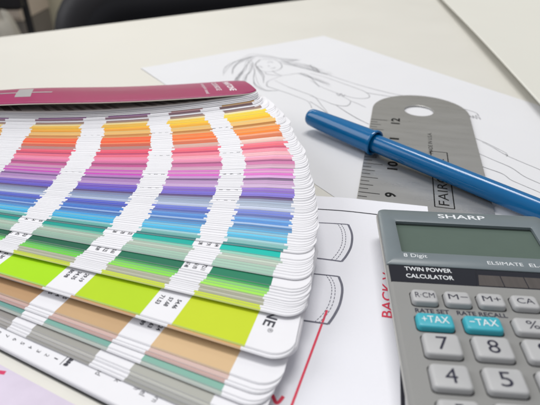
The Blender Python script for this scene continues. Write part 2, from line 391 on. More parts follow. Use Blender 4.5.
# ---------------------------------------------------------------- ruler
RO = (52.8, 245.7); RA = 76.56 - 90
ruler = thing('ruler', 'grey metal ruler with a round hanging hole, lying under the blue pen', 'ruler', (*RO, .3), RA)
out = [(51, -300), (51, 17)] + [(25.5 + 25.5 * math.cos(R(a)), 17 + 25.5 * math.sin(R(a))) for a in range(4, 180, 4)] + [(0, 17), (0, -300)]
hole = [(24.8 + 7.7 * math.cos(2 * math.pi * k / 40), 18.2 + 7.7 * math.sin(2 * math.pi * k / 40)) for k in range(40)]
bm = bmesh.new(); ed = []
for lp in (out, hole):
    vs = [bm.verts.new((x * S, y * S, .8 * S)) for x, y in lp]
    ed += [bm.edges.new((vs[i], vs[(i + 1) % len(vs)])) for i in range(len(vs))]
bmesh.ops.triangle_fill(bm, edges=ed, use_beauty=True, use_dissolve=True)
for f_ in bm.faces:
    f_.normal_update()
    if f_.normal.z < 0: f_.normal_flip()
r_ = bmesh.ops.extrude_face_region(bm, geom=list(bm.faces))
bmesh.ops.translate(bm, verts=[v for v in r_['geom'] if isinstance(v, bmesh.types.BMVert)], vec=(0, 0, -.8 * S))
bmesh.ops.recalc_face_normals(bm, faces=bm.faces)
me = bpy.data.meshes.new('blade'); bm.to_mesh(me); bm.free(); me.materials.append(M['ruler'])
o = bpy.data.objects.new('blade', me); C.objects.link(o); o.parent = ruler
md = o.modifiers.new('edge', 'BEVEL'); md.width = .0002; md.segments = 2; md.limit_method = 'ANGLE'
b = MB()
for k in range(0, 97):
    y = -25.5 * k / 8
    l = (8.6, 3.8, 5.6, 3.8, 7.2, 3.8, 5.6, 3.8)[k % 8]
    b.face([(.25, y - .23, .83), (l, y - .23, .83), (l, y + .23, .83), (.25, y + .23, .83)])
b.build('tick_marks', M['rulerink'], ruler)
b = MB()
for k in range(12):
    n = 12 - k; y = -25.5 * k; t = str(n); h = 8.0 if n > 9 else 3.6
    b.text(t, 15.0, y - h / 2 + .4, h, 4.5, .83, 90, bold=.03)
b.text('MADE IN U.S.A.', 30.4, -34.5, 23.5, 1.9, .83, 90)
b.text('FAIRGATE', 34.9, -79.2, 40, 4.0, .83, 90, spacing=1.05)
for p, q in (((29.4, -81), (29.4, -32)), ((29.4, -81), (36.6, -81)), ((36.6, -81), (36.6, -32)), ((29.4, -32), (36.6, -32))): b.ribbon([p, q], .45, .83, 0, 0)
b.build('lettering', M['rulerink'], ruler)

# ---------------------------------------------------------------- technical drawing sheet (lies over the ruler's lower part)
DR = (59.8, 160.2); DA = -11.6
f1 = (-math.cos(R(DA)), -math.sin(R(DA))); f2 = (math.sin(R(DA)), -math.cos(R(DA)))
rx = (math.cos(R(RA)), math.sin(R(RA)))
def drz(x, y):
    u = (x - RO[0]) * rx[0] + (y - RO[1]) * rx[1]
    d = max(0, -u, u - 51)
    return .38 + .86 * (1 - smooth01(d / 22)) + .10 * math.sin(x * .06 + 1) * math.sin(y * .05)
draw = thing('technical_drawing', 'white printed sheet with grey pocket outlines and red lettering, under the calculator and fan', 'drawing', (*DR, 0))
b = MB(); na, nb = 80, 40
for sgn, dz in ((1, 0), (-1, -.12)):
    for i in range(na):
        for j in range(nb):
            qs = []
            for di, dj in ((0, 0), (1, 0), (1, 1), (0, 1)):
                a = 279 * (i + di) / na; q = 216 * (j + dj) / nb
                x, y = DR[0] + f1[0] * a + f2[0] * q, DR[1] + f1[1] * a + f2[1] * q; qs.append((x, y, drz(x, y) + dz))
            b.face(qs[::-1] if sgn > 0 else qs, 0, True)
o = b.build('paper', M['paper'], draw, origin=(*DR, 0))
bm = bmesh.new(); bm.from_mesh(o.data); bmesh.ops.remove_doubles(bm, verts=bm.verts, dist=1e-6); bmesh.ops.recalc_face_normals(bm, faces=bm.faces); bm.to_mesh(o.data); bm.free()
dz1 = lambda x, y: drz(x, y) + .05
def seg(p, q, n=24): return [(p[0] + (q[0] - p[0]) * i / n, p[1] + (q[1] - p[1]) * i / n) for i in range(n + 1)]
b = MB()
FR = (47.2, 152.9); L_ = lambda a, q: (FR[0] + f1[0] * a + f2[0] * q, FR[1] + f1[1] * a + f2[1] * q)
b.ribbon(seg(L_(0, 0), L_(255, 0), 150), .55, dz1, 0, 0); b.ribbon(seg(L_(0, 0), L_(0, 195), 100), 1.0, dz1, 0, 0); b.ribbon(seg(L_(255, 0), L_(255, 195)), .75, dz1, 0, 0); b.ribbon(seg(L_(0, 195), L_(255, 195)), .75, dz1, 0, 0)
b.build('frame_line', M['ink'], draw, origin=(*DR, 0))
PK = [
  [[(10.93, 150.78), (28.03, 147.9)], [(28.03, 147.9), (28.52, 143.58), (28.29, 139.43), (27.08, 134.33), (24.97, 129.74), (23.15, 126.88)], [(23.15, 126.88), (9.24, 130.54)], [(24.32, 148.41), (25.14, 144.8), (25.09, 140.6), (24.25, 136.0), (22.39, 131.6), (20.02, 127.91)], [(25.53, 148.03), (26.27, 144.49), (26.16, 140.01), (25.16, 135.16), (23.1, 130.54), (21.1, 127.4)]],
  [[(7.9, 122.39), (21.32, 119.51)], [(21.32, 119.51), (21.8, 115.8), (21.52, 112.24), (20.17, 107.15), (18.1, 102.74), (16.08, 99.49)], [(16.08, 99.49), (4.23, 102.36)], [(17.5, 120.27), (18.54, 116.71), (18.46, 112.67), (17.17, 107.57), (15.06, 103.53), (12.56, 100.51)], [(18.57, 119.98), (19.53, 116.48), (19.45, 112.46), (18.16, 107.36), (16.02, 103.14), (13.65, 100.21)]],
]
b = MB()
for p in PK: b.ribbon(seg(*p[0]), .5, dz1, 0, 0); b.ribbon(seg(*p[2]), .6, dz1, 0, 0); b.ribbon(p[1], .75, dz1, 0, 8)
for p in PK:
    for c_ in p[3:]:
        sp = spline(c_, 10)
        for i in range(0, len(sp) - 2, 3): b.ribbon(sp[i:i + 3], .22, dz1, 0, 0)
b.build('pocket_outlines', M['greyink'], draw, origin=(*DR, 0))
b = MB(); b.ribbon(seg((16.3, 104.9), (-9, 35)), .62, dz1, 0, 0)
b.text('BACK V', 34.3, 101.6, 19.8, 3.0, dz1, 78.4, bold=.012, shear=.0)
b.ribbon([(-2.6, 77.3), (-1.2, 75.2), (.3, 77.0), (1.6, 74.6), (3.2, 76.4)], .9, dz1, 0, 6)
b.build('red_lettering', M['redink'], draw, origin=(*DR, 0))

# ---------------------------------------------------------------- lilac printed card under the fan
LA = -27.1; LO = (-68.5, 85.7)
lil = thing('lilac_card', 'pale lilac printed card with a cream border, sticking out under the colour fan', 'card', (*LO, .62), LA)
b = MB(); b.slab(rr(-20, -42, 170, 96, 3, 5), 0, .5, 0, bev=.1); b.build('card_sheet', M['cream'], lil)
b = MB(); b.slab(rr(-20, -46, 162, 92, 1, 3), .5, .53, 0); b.build('lilac_panel', M['lilac'], lil)
b = MB(); b.ribbon([(-3.2, -3.1), (.5, -2.2), (3.6, -1.2)], 1.1, .55, 0, 6)
b.build('crimson_lettering', M['crimson'], lil)

# ---------------------------------------------------------------- colour fan
FP = (-218, 193)
fan = thing('colour_fan', 'fanned out deck of colour swatch cards under a magenta cover', 'colour swatches', (*FP, 1.3))
FZ = 1.3
ROWS = [
 (12.10,23.86,3.50,209.9,'f2f0f0','f2f0f0'),
 (11.86,23.37,3.50,209.9,'f2f0f0','f2f0f0'),
 (11.62,22.90,3.50,209.9,'f2f0f0','f2f0f0'),
 (11.41,22.47,3.50,209.9,'f2f0f0','f2f0f0'),
 (11.18,22.00,3.50,209.9,'8a4a90','c09040'),
 (10.53,21.67,3.48,209.9,'7a4a60','5a3038'),
 (10.05,21.43,3.46,209.9,'f2f0f0','f2f0f0'),
 (9.82,21.31,3.45,209.9,'7a5050','603840'),
 (8.84,21.13,3.44,212.7,'f0dc98','f5e8b0'),
 (7.58,20.55,3.39,215.5,'f0b400','f8d018'),
 (6.86,20.32,3.37,216.6,'e09410','f0b018'),
 (6.50,20.21,3.35,217.1,'e0bc70','e8c880'),
 (5.45,19.88,3.32,218.7,'bc7828','b07024'),
 (5.00,19.72,3.30,219.4,'e09848','f0b878'),
 (3.60,19.24,3.16,221.2,'ff4a00','ff8424'),
 (3.28,19.14,3.13,221.5,'f08050','f0a078'),
 (2.53,18.94,3.05,222.2,'cc5438','d87448'),
 (2.21,18.86,3.02,222.5,'b08078','f0d0c0'),
 (1.69,18.71,2.97,222.9,'c07070','e8b8b0'),
 (0.78,18.46,2.87,223.8,'d84460','ee6c7c'),
 (0.44,18.36,2.83,224.2,'b03060','d05070'),
 (-0.20,18.17,2.76,225.1,'e06078','f594a4'),
 (-0.86,17.97,2.69,225.9,'e880a0','f8b8c0'),
 (-1.50,17.77,2.61,226.7,'d46898','f0a0b8'),
 (-1.86,17.66,2.57,227.0,'903068','a05080'),
 (-2.39,17.49,2.51,227.6,'c0408a','d880b0'),
 (-2.99,17.29,2.43,228.1,'c890b0','d8b0c4'),
 (-4.09,16.79,2.25,228.6,'c43cb4','e074c8'),
 (-4.46,16.60,2.19,228.7,'b070b8','dca8dc'),
 (-4.75,16.45,2.13,228.9,'6a4080','806088'),
 (-5.32,16.15,2.03,229.2,'a878b8','c8a0c8'),
 (-5.74,15.92,1.95,229.5,'b890c8','d8b8dc'),
 (-6.41,15.55,1.81,230.0,'6240b0','8c6cc0'),
 (-6.94,15.25,1.71,230.3,'4c3cb4','8070d0'),
 (-7.19,15.10,1.65,230.5,'483070','604880'),
 (-7.81,14.72,1.52,230.9,'7a8ab0','a8b6cc'),
 (-8.18,14.50,1.44,231.2,'90a0c0','b4c0d4'),
 (-8.53,14.27,1.36,231.4,'a8b4d0','c0c8e0'),
 (-9.14,13.98,1.23,231.8,'4050c0','7484d4'),
 (-9.38,13.87,1.18,231.9,'3848a0','6070b0'),
 (-9.81,13.68,1.12,232.2,'2c78cc','70ace8'),
 (-10.16,13.52,1.07,232.4,'2068c4','5090d8'),
 (-10.37,13.42,1.03,232.6,'88a8d8','a8c4e8'),
 (-10.60,13.32,1.00,232.7,'2860a8','4a80b8'),
 (-11.12,13.06,0.92,233.1,'2c94d8','60acd8'),
 (-11.34,12.95,0.88,233.2,'5ab0d0','90c8dc'),
 (-11.97,12.63,0.77,233.4,'18a0d0','50b4d8'),
 (-12.18,12.52,0.74,233.4,'90c4c8','a0ccd0'),
 (-12.53,12.33,0.68,233.5,'50a8a0','7cb8b4'),
 (-12.76,12.23,0.64,233.6,'1c6868','2c8080'),
 (-13.44,11.95,0.52,233.7,'00988c','0cb8aa'),
 (-13.73,11.82,0.46,233.7,'70b8a0','98d0bc'),
 (-13.90,11.75,0.43,233.7,'a0b4a4','b0c0b0'),
 (-14.36,11.55,0.37,233.7,'a0b0a0','b4bcb0'),
 (-14.60,11.45,0.35,233.7,'98b8a4','a8c8b4'),
 (-15.15,11.20,0.29,233.8,'8aaa9a','a2c4b2'),
 (-16.03,10.77,0.19,233.8,'125c44','1e7c5c'),
 (-16.23,10.60,0.16,233.9,'188040','249850'),
 (-16.48,10.38,0.13,234.0,'48b848','80cc68'),
 (-16.95,9.97,0.07,234.2,'68d428','a0e450'),
 (-17.13,9.80,0.04,234.3,'b4b49c','b8b8a0'),
 (-17.30,9.65,0.02,234.3,'a4a48c','a8a890'),
 (-17.44,9.51,0.00,234.4,'c0c0a8','c4c4b0'),
 (-17.59,9.38,0.00,234.4,'a0a280','a4a688'),
 (-17.98,9.12,0.00,234.6,'c0d020','c8d838'),
 (-20.84,8.00,0.00,235.7,'a4d804','c8d820'),
 (-21.06,7.67,0.00,235.8,'c49058','d0a468'),
 (-22.57,5.60,0.00,236.7,'b8936c','d2b288'),
 (-22.95,5.25,0.00,236.7,'c8a8a0','d0b4ac'),
 (-23.14,5.06,0.00,236.7,'b89088','c0a098'),
 (-23.63,4.60,0.00,236.7,'6a9c94','84b4a4'),
 (-23.84,4.37,0.00,236.7,'a8b0a8','b0b8b0'),
 (-24.48,3.68,0.00,236.7,'908c88','acaca4'),
 (-24.66,3.43,0.00,236.7,'b0aca8','b8b8b0'),
 (-24.95,3.10,0.00,236.7,'a09c98','a4a4a0'),
 (-25.15,2.85,0.00,236.7,'8c8884','94948e'),
]
rnd = random.Random(11)
c12, s12 = math.cos(R(12)), math.sin(R(12))
def droop(x, y):                                   # the far side of the fan hangs a little where no cards carry it
    v = -x * s12 + y * c12 + 25
    return -.2 * max(0, v) if v < 60 else -12
WHITE = lin('e9e8ec')
def card(name, th, z, c, ue, chips, tk=.22, hw0=25.0, rc=6.5, label=None, u0=-12, base=WHITE, m='card', parent=fan, slant=0, thick=.22, bulk=None):
    """chips: list of (u0, u1, colour)"""
    st = {u0, ue}
    for k in range(1, 9): st.add(ue - rc + rc * math.sin(R(90 * k / 8)))
    st.add(ue - rc)
    for k in range(1, 5): st.add(u0 + 6 - 6 * math.sin(R(90 * k / 4)))
    st.add(u0 + 6)
    for a, q, _ in chips: st.add(a); st.add(q)
    for k in range(0, 22): st.add(10 + k * 10.5)
    st = sorted(x for x in st if u0 - 1e-6 <= x <= ue + 1e-6)
    s2 = [st[0]]
    for x in st[1:]:
        if x - s2[-1] > .15 or any(abs(x - a) < 1e-6 or abs(x - q) < 1e-6 for a, q, _ in chips): s2.append(x)
    st = s2
    ct, sn = math.cos(R(th)), math.sin(R(th))
    def hw(u):
        if u > ue - rc: return hw0 - rc + math.sqrt(max(0, rc * rc - (u - ue + rc) ** 2))
        if u < u0 + 6: return hw0 - 6 + math.sqrt(max(0, 36 - (u0 + 6 - u) ** 2))
        return hw0
    VS = (-1, -.45, .1, .55, 1)
    vt = []; fc = []; cols = []
    for u in st:
        t = min(1, max(-1, (u - 160) / 60)); h = hw(u)
        for lvl in (tk, tk - thick):
            for q in VS:
                v = q * h - (1.4 * thick if q == -1 and lvl != tk else 0); w_ = u
                if u > ue - 24: w_ = u - slant * (v + 25) * (u - ue + 24) / 24
                x, y = w_ * ct - v * sn, w_ * sn + v * ct
                vt.append((x * S, y * S, (z - FZ + c * t * t + droop(x, y) + lvl) * S))
    n = len(VS); W = 2 * n
    edge = tuple(x * .93 for x in base)
    for i in range(len(st) - 1):
        um = (st[i] + st[i + 1]) / 2; col = base
        for a, q, cc in chips:
            if a <= um <= q: col = cc
        A, B = i * W, (i + 1) * W
        for j in range(n - 1):
            fc.append((A + j, B + j, B + j + 1, A + j + 1)); cols.append(col)
            fc.append((A + n + j, A + n + j + 1, B + n + j + 1, B + n + j)); cols.append(base)
        ec = tuple(.22 * e + .78 * k for e, k in zip(edge, col))
        fc.append((A, A + n, B + n, B)); cols.append(ec)
        fc.append((A + n - 1, B + n - 1, B + 2 * n - 1, A + 2 * n - 1)); cols.append(edge)
    for A, fl in ((0, False), ((len(st) - 1) * W, True)):
        for j in range(n - 1):
            q = (A + j, A + j + 1, A + n + j + 1, A + n + j); fc.append(q[::-1] if fl else q); cols.append(edge)
    if bulk is not None:
        o0 = len(bulk[0]); bulk[0].extend(vt); bulk[1].extend(tuple(k + o0 for k in f) for f in fc); bulk[2].extend(cols); return None
    return card_mesh(name, vt, fc, cols, m, parent, label)
def card_mesh(name, vt, fc, cols, m='card', parent=fan, label=None):
    me = bpy.data.meshes.new(name); me.from_pydata(vt, [], fc); me.materials.append(M[m])
    at = me.attributes.new('chip', 'FLOAT_COLOR', 'FACE')
    at.data.foreach_set('color', [x for cc in cols for x in (*cc, 1)])
    me.update()
    o = bpy.data.objects.new(name, me); C.objects.link(o); o.parent = parent
    if label: o['label'] = label
    return o
def mixc(a, q, t): return tuple(x + (y - x) * t for x, y in zip(a, q))
def interp(t, T):
    if t <= T[0][0]: return T[0][1]
    for (a, x), (q, y) in zip(T, T[1:]):
        if t <= q: return x + (y - x) * (t - a) / (q - a)
    return T[-1][1]
EDGE = {   # where the swatches begin and end along a card, by the angle the card is fanned to
    'LA': [(-23.9, 214.1), (-20.9, 215.2), (-16.5, 215.6), (-14.4, 215.6), (-12.4, 214.9), (-9.4, 213.7), (-6.2, 212.2), (-3.4, 210.9), (-1.5, 209.5), (0.4, 207.5), (3.1, 205.0), (4.9, 201.7), (7.5, 198.3), (10.4, 195.5)],
    'RB': [(-24.9, 203.2), (-22.8, 204.6), (-20.8, 205.7), (-17.1, 206.7), (-14.9, 207.1), (-12.4, 206.3), (-9.7, 204.8), (-6.3, 203.3), (-3.3, 202.3), (-1.3, 200.8), (0.7, 198.6), (3.5, 196.2), (5.1, 193.2), (7.8, 190.1), (10.1, 187.2)],
    'LB': [(-24.7, 181.8), (-22.7, 183.6), (-20.7, 184.7), (-18.0, 186.1), (-13.2, 186.9), (-10.3, 186.4), (-8.7, 185.5), (-6.5, 184.8), (-4.8, 184.3), (-3.2, 183.6), (-1.0, 182.4), (1.2, 180.5), (4.2, 178.4), (6.0, 176.0), (8.4, 173.7)],
    'RC': [(-22.6, 174.8), (-20.6, 174.6), (-16.5, 175.7), (-14.1, 177.0), (-12.4, 176.9), (-7.3, 175.9), (-4.9, 175.2), (-3.2, 174.4), (-0.9, 173.2), (1.4, 171.7), (4.5, 169.7), (6.3, 167.4), (9.2, 164.9)],
    'LC': [(-17.7, 155.0), (-15.3, 155.3), (-13.3, 155.4), (-10.3, 155.0), (-8.3, 154.7), (-6.2, 154.2), (-3.5, 153.6), (-1.0, 153.1), (2.1, 151.9), (5.2, 150.1), (8.4, 147.6)],
    'RD': [(-15.9, 147.7), (-14.0, 146.7), (-10.8, 145.9), (-8.7, 145.5), (-6.5, 145.2), (-3.8, 144.7), (-1.1, 143.9), (2.1, 142.6), (5.2, 140.9), (8.5, 138.8)],
    'LD': [(-4.6, 124.2), (-1.8, 123.6), (1.7, 122.4), (5.1, 121.2), (8.6, 120.2)],
}
def gaps(e0, th):
    v = {k: interp(th, T) for k, T in EDGE.items()}
    L = [('RA', v['LA'], e0), ('RB', v['LB'], v['RB']), ('RC', v['LC'], v['RC']), ('RD', v['LD'], v['RD'])]
    r = [(a, q) for _, a, q in L]
    for k in (1, 2, 3): r.append((v['LD'] - 29.8 * k, v['RD'] - 29.8 * k))
    return r
def chipset(e0, c0, c1, white, th=0):
    if white: return []
    a, q = lin(c0), lin(c1); off = rnd.uniform(-.75, .75); out = []
    for k, (x0, x1) in enumerate(gaps(e0, th)):
        cc = mixc(q, a, min(1, k / 2.0)); j = rnd.uniform(.95, 1.05)
        out.append((x0 + off, x1 + off, tuple(min(.9, x * j) for x in cc)))
    return out
def print_on(o, th, z, c, e0, seed, big=False, narrow=False):
    """ink recipe figures in the white gaps"""
    r2 = random.Random(seed); b = MB(); ct, sn = math.cos(R(th)), math.sin(R(th))
    for k in range(5):
        e = gaps(e0, th)[k][0]
        for r in range(3):
            u = e - 2.5 - r * 2.6
            for v, t in ((-16.6, '%d.%02d' % (r2.randint(1, 84), r2.randint(10, 99))), (-11.2, '%d%s' % (r2.randint(1, 99), r2.choice('XY'))[:3])) if not narrow else ((-21.9, '%d.%02d' % (r2.randint(1, 84), r2.randint(10, 99))),):
                b.text(t, u, v, 2.4 if narrow else 3.6 if v < -13 else 2.5, 1.35, 0, -90, bold=.03)
    if big:
        b.text('PANTONE', e0 + 1.9, 5.4, 22.6, 3.1, 0, -90, bold=.02); b.text('®', e0 + 3.9, -17.6, 1.4, 1.4, 0, -90)
    vs = []
    for u, v, _ in b.v:
        t = min(1, max(-1, (u - 160) / 60)); x, y = u * ct - v * sn, u * sn + v * ct
        vs.append((x, y, z - FZ + c * t * t + droop(x, y) + .25))
    b.v = vs; b.build('lettering', M['cardtext'], o, auto=False)

LAB = {'a4d804': 'bright lime card with lettering', 'b8936c': 'tan brown card', '125c44': 'dark green card', '00988c': 'teal card', 'ff5208': 'vivid orange card', 'e8b410': 'yellow card'}
# how far each card reaches past its last swatch, and how obliquely the fanned ends are staggered
ENDM = [(-25, 10.8), (-22.8, 10.8), (-20.8, 11.5), (-17.3, 10.7), (-16.2, 10.2), (-14.4, 9), (-12.8, 8.1), (-10, 7.6), (-8.5, 7.3), (-7, 6.8), (-4.75, 5.5), (-3, 5), (-.9, 4.8), (1.7, 4.5), (3.6, 4.2), (6.9, 4), (10, 4.2), (11.6, 2), (13.5, 1.5)]
ENDS = [(-25, .14), (-22.8, .15), (-20.8, .17), (-16, .175), (-12.8, .2), (-8.5, .215), (-7, .22), (-4.75, .25), (-3, .27), (-.9, .29), (1.7, .31), (3.6, .27), (6.9, .24), (10, .1), (11.6, 0), (13.5, 0)]
prev = None; ncard = 0; BULK = ([], [], [])
for i, (th, z, c, du, c0, c1) in enumerate(ROWS):
    znext = ROWS[i + 1][1] if i + 1 < len(ROWS) else z - .3
    chip_end = du; du += interp(th, ENDM) + 1.3; slant = interp(th, ENDS); white = c0 == 'f2f0f0'
    if prev and prev[1] - z > .42:                 # cards hidden just below the one above fill the thickness of the deck
        n = min(5, int((prev[1] - z) / .36))
        for k in range(1, n + 1):
            f = k / (n + 1); card('card', prev[0] + .12 + .05 * k, prev[1] + (z - prev[1]) * f, c, prev[3] + rnd.uniform(-.3, .15), [], slant=slant, bulk=BULK); ncard += 1
    ue = du + rnd.uniform(-.28, .28) * (0 if c0 == 'a4d804' else 1)
    wide = c0 in ('a4d804', 'b8936c', '125c44', '00988c', 'f2f0f0')
    if prev and not wide and prev[4] and prev[0] - th > .34 and th > -21:
        n = 2 if prev[0] - th > .95 else 1
        for k in range(1, n + 1):
            f = k / (n + 1) * .94; a, q = prev[4], (c0, c1); g_ = rnd.choice((.35, .8, .92, 1.0)); tint = rnd.choice((.0, .0, .08, -.10))
            hx = lambda p, r: ''.join('%02x' % int(max(0, min(255, (int(p[i:i + 2], 16) * (1 - g_) + int(r[i:i + 2], 16) * g_) * (1 - tint) + (255 * tint if tint > 0 else 0)))) for i in (0, 2, 4))
            zi = prev[1] + (z - prev[1]) * f
            card('card', prev[0] + (th - prev[0]) * f, zi, c, ue + rnd.uniform(-.25, .25), chipset(chip_end, hx(a[0], q[0]), hx(a[1], q[1]), False, prev[0] + (th - prev[0]) * f), slant=slant, thick=max(.08, (prev[1] - z) / (n + 1) + .02), bulk=BULK)
    o = card('card', th, z, c, ue, chipset(chip_end, c0, c1, white, th), label=LAB.get(c0), slant=slant, thick=min(.26, max(.14, (z - znext) * .8))); ncard += 1
    if c0 in ('a4d804', 'b8936c', '125c44', '00988c', 'ff5208', '7a8ab0', 'e06078', '90b8a0', 'bc7828', 'c43cb4', '6240b0', 'e8b410'): print_on(o, th, z, c, chip_end, i, c0 == 'a4d804', c0 not in ('a4d804', 'b8936c'))
    prev = (th, z, c, ue, None if white else (c0, c1))
bk = card_mesh('card_bulk', *BULK); bk['kind'] = 'stuff'
# index card, and a black card painted in as the shadow gap below it
o = card('card', -26.72, 2.3, 0, 247.5, [], label='white index card with rows of digits', tk=.25, slant=.14)
b = MB()
def IT(t, u, v, w, h, **k): b.text(t, u, v, w, h, 2.3 - FZ + .28, -90, **k)
for k in range(9): IT(str((k % 9) + 1), 193.8 - 2.93 * k, -21.9, (.3 if k == 0 else .8), 1.15)
for k in range(30):
    for j in range(7): b.face([(195 - 2.93 * (k % 10) + dx, -19.9 + .9 * j - 3 * 0 + dy, 2.3 - FZ + .28) for dx, dy in ((0, 0), (.22, 0), (.22, .22), (0, .22))]) if k < 10 else None
b.ribbon([(196.6, -23), (196.6, -14)], .2, 2.3 - FZ + .28, 0, 0)
IT('Base', 197.3, -19.2, 3.6, 1.9, bold=.05)
for t, u, w in (('Red', 206.4, 2.6), ('Blk', 212.0, 2.2), ('Wh', 217.6, 1.8), ('Yel', 219.8, 2.4), ('Grn', 223.6, 2.6)): IT(t, u, -18.6, w, 1.6)
ci, si = math.cos(R(-26.6)), math.sin(R(-26.6))
b.v = [(x * ci - y * si, x * si + y * ci, q) for x, y, q in b.v]
b.build('lettering', M['cardtext'], o, auto=False)
card('card', -26.74, 2.02, 0, 247.2, [], slant=.14); card('card', -26.78, 1.76, 0, 247.4, [], slant=.14)
card('shadow_gap_card', -26.89, 1.40, 0, 246.5, [], tk=.3, slant=.14, m='gapshade', label='thin black card standing in for the shadow gap under the fan')

# magenta cover, bowed up off the cards
CN = [(-12, 27.5), (0, 27.5), (60, 28.6), (90, 29.6), (110, 29.5), (130, 28.3), (150, 27.1), (170, 26.5), (190, 26.3), (205, 26.4), (214, 26.35)]
def cz(u): return sum(interp(u + d, CN) for d in (-8, -4, 0, 4, 8)) / 5
def cpt(u, v, dz=0):
    x, y = u * c12 - v * s12, u * s12 + v * c12
    fr = (v + 24.5) / 49
    return (x, y, cz(u) - FZ - fr * 9.9 + .8 * math.sin(math.pi * fr) + dz)
cov = None; b = MB(); ue, rc = 213, 9
us = [-12] + [k * 6 for k in range(0, 34)] + [ue - rc + rc * math.sin(R(90 * k / 10)) for k in range(0, 11)]
for dz, m, fl in ((.45, 0, False), (0, 1, True)):
    for a, q in zip(us, us[1:]):
        def h(u): return 24.5 if u <= ue - rc else 24.5 - rc + math.sqrt(max(0, rc * rc - (u - ue + rc) ** 2))
        for j in range(12):
            p = [cpt(a, h(a) * (-1 + j / 6), dz), cpt(q, h(q) * (-1 + j / 6), dz), cpt(q, h(q) * (-1 + (j + 1) / 6), dz), cpt(a, h(a) * (-1 + (j + 1) / 6), dz)]
            b.face(p[::-1] if fl else p, m, True)
for sgn in (-1, 1):
    for a, q in zip(us, us[1:]):
        p = [cpt(a, sgn * h(a), 0), cpt(q, sgn * h(q), 0), cpt(q, sgn * h(q), .45), cpt(a, sgn * h(a), .45)]; b.face(p if sgn < 0 else p[::-1], 2)
b.face([cpt(ue, v, dz) for v, dz in ((-15.5, 0), (15.5, 0), (15.5, .45), (-15.5, .45))], 2)
cov = b.build('cover', [M['cover'], M['coverback'], M['cream']], fan)
bm = bmesh.new(); bm.from_mesh(cov.data); bmesh.ops.remove_doubles(bm, verts=bm.verts, dist=1e-6); bm.to_mesh(cov.data); bm.free()
cov['label'] = 'magenta front cover with silver print'
b = MB(); g = MB()
g.ribbon(seg((20, 5.5), (121.5, 3.0), 40), 3.0, 0, 0, 0)
for i in range(8): t0, t1 = i / 8, (i + 1) / 8; g.face([(103.5 + 5 * t0, 19.5 - 29 * t0, 0), (103.5 + 5 * t1, 19.5 - 29 * t1, 0), (110 + 5 * t1, 19.5 - 29 * t1, 0), (110 + 5 * t0, 19.5 - 29 * t0, 0)])
g.v = [cpt(x, y, .5) for x, y, _ in g.v]; g.build('silver_mark', M['silver'], cov, auto=False)
g = MB()
g.text('PANTONE', 201.2, 18.5, 33, 3.2, 0, -90, bold=.03); g.text('COLOR BRIDGE', 195.4, 18.5, 30, 2.5, 0, -90, bold=.01); g.text('process guide coated', 189.6, 18.5, 36, 2.2, 0, -90)
g.v = [cpt(x, y, .5) for x, y, _ in g.v]; g.build('lettering', M['coverwhite'], cov, auto=False)
# first page below the cover carries dark slanting bars
b = MB()
th, z0, cc0 = 12.15, 24.2, 3.5
o = card('card', th, z0, cc0, 208, [], base=(.72, .68, .66), label='grey first page with dark slanting bars')
g = MB(); u = 30
while u < 196:
    w = 2.2 if int(u * 7) % 5 else 3.4
    g.face([(u, -23.6, 0), (u + w, -23.6, 0), (u + w - 5, -12, 0), (u - 5, -12, 0)]); u += 4.6 if int(u) % 37 > 9 else 11
ct, sn = math.cos(R(th)), math.sin(R(th)); vs = []
for u, v, _ in g.v:
    t = min(1, max(-1, (u - 160) / 60)); x, y = u * ct - v * sn, u * sn + v * ct; vs.append((x, y, z0 - FZ + cc0 * t * t + droop(x, y) + .26))
g.v = vs; g.build('dark_bars', M['coverstripe'], o, auto=False)
b = MB(); b.lathe([(0, 5.5), (.4, 6), (1, 6), (1.2, 3), (24.6, 3), (24.6, 6), (25.4, 6), (26, 4.5)], (0, 0, .1), (0, .0001, 1), 32); b.build('rivet', M['steel'], fan)

# ---------------------------------------------------------------- marker pen
k7 = .990
A0 = Vector((20.2 * k7, 236.5 * k7, 7.2)); A1 = Vector((98 * k7, 153.5 * k7, 5.0)); ax = (A1 - A0).normalized()
pen = thing('marker_pen', 'blue capped marker pen lying across the ruler', 'pen', (A0.x, A0.y, 0))
O_ = (A0.x, A0.y, 0)
b = MB(); b.lathe([(-.9, 1.5), (-.6, 2.9), (0, 3.7), (.9, 4.15), (2.2, 4.35), (8, 4.65), (20, 5.0), (33, 5.25), (38.4, 5.35), (38.7, 5.75), (39.6, 5.9), (40.1, 5.7), (40.2, 5.1), (39.2, 4.4), (30, 4.3)], A0, ax, 56)
b.build('cap', M['pencap'], pen, origin=O_)
b = MB(); b.lathe([(30, 3.6), (38, 4.0), (60, 4.02), (110, 4.0), (132, 3.85), (134, 3.6)], A0, ax, 56); b.build('barrel', M['pen'], pen, origin=O_)
b = MB(); b.lathe([(133.5, 3.2), (136, 3.2), (137, 2.8), (137.4, 1.2)], A0, ax, 32); b.build('end_plug', M['pencap'], pen, origin=O_)

# ---------------------------------------------------------------- calculator
CO = (36.05, 143.03)
calc = thing('calculator', 'grey pocket calculator with pale and teal keys and a dark display', 'calculator', (*CO, 1.4), -5.1)
TOPZ = 11 - 1.4
Y = lambda v: -v                                   # layout is measured downwards from the top edge
def prof(ins): return rr(27, -48.5, 54 - 2 * ins, 97 - 2 * ins, (2.4, 2.4, 4, 4), 8)
b = MB()
b.loft([[(x, y, z) for x, y in prof(i)] for z, i in ((.0, 3.0), (.5, 2.5), (3.2, 1.1), (6.6, .25), (7.6, .05), (8.1, 0), (8.25, .35))], 1, cap1=False)
b.loft([[(x, y, z) for x, y in prof(i)] for z, i in ((8.2, .35), (8.6, .22), (9.1, .3), (9.45, .7), (9.6, 1.25))], 0, cap0=False, cap1=False)
q_ = [p for p in prof(1.25) if p[1] < -40]; b.face([(p[0], p[1], 9.6) for p in [(52.75, -37.12), (1.25, -37.12)] + q_], 0)
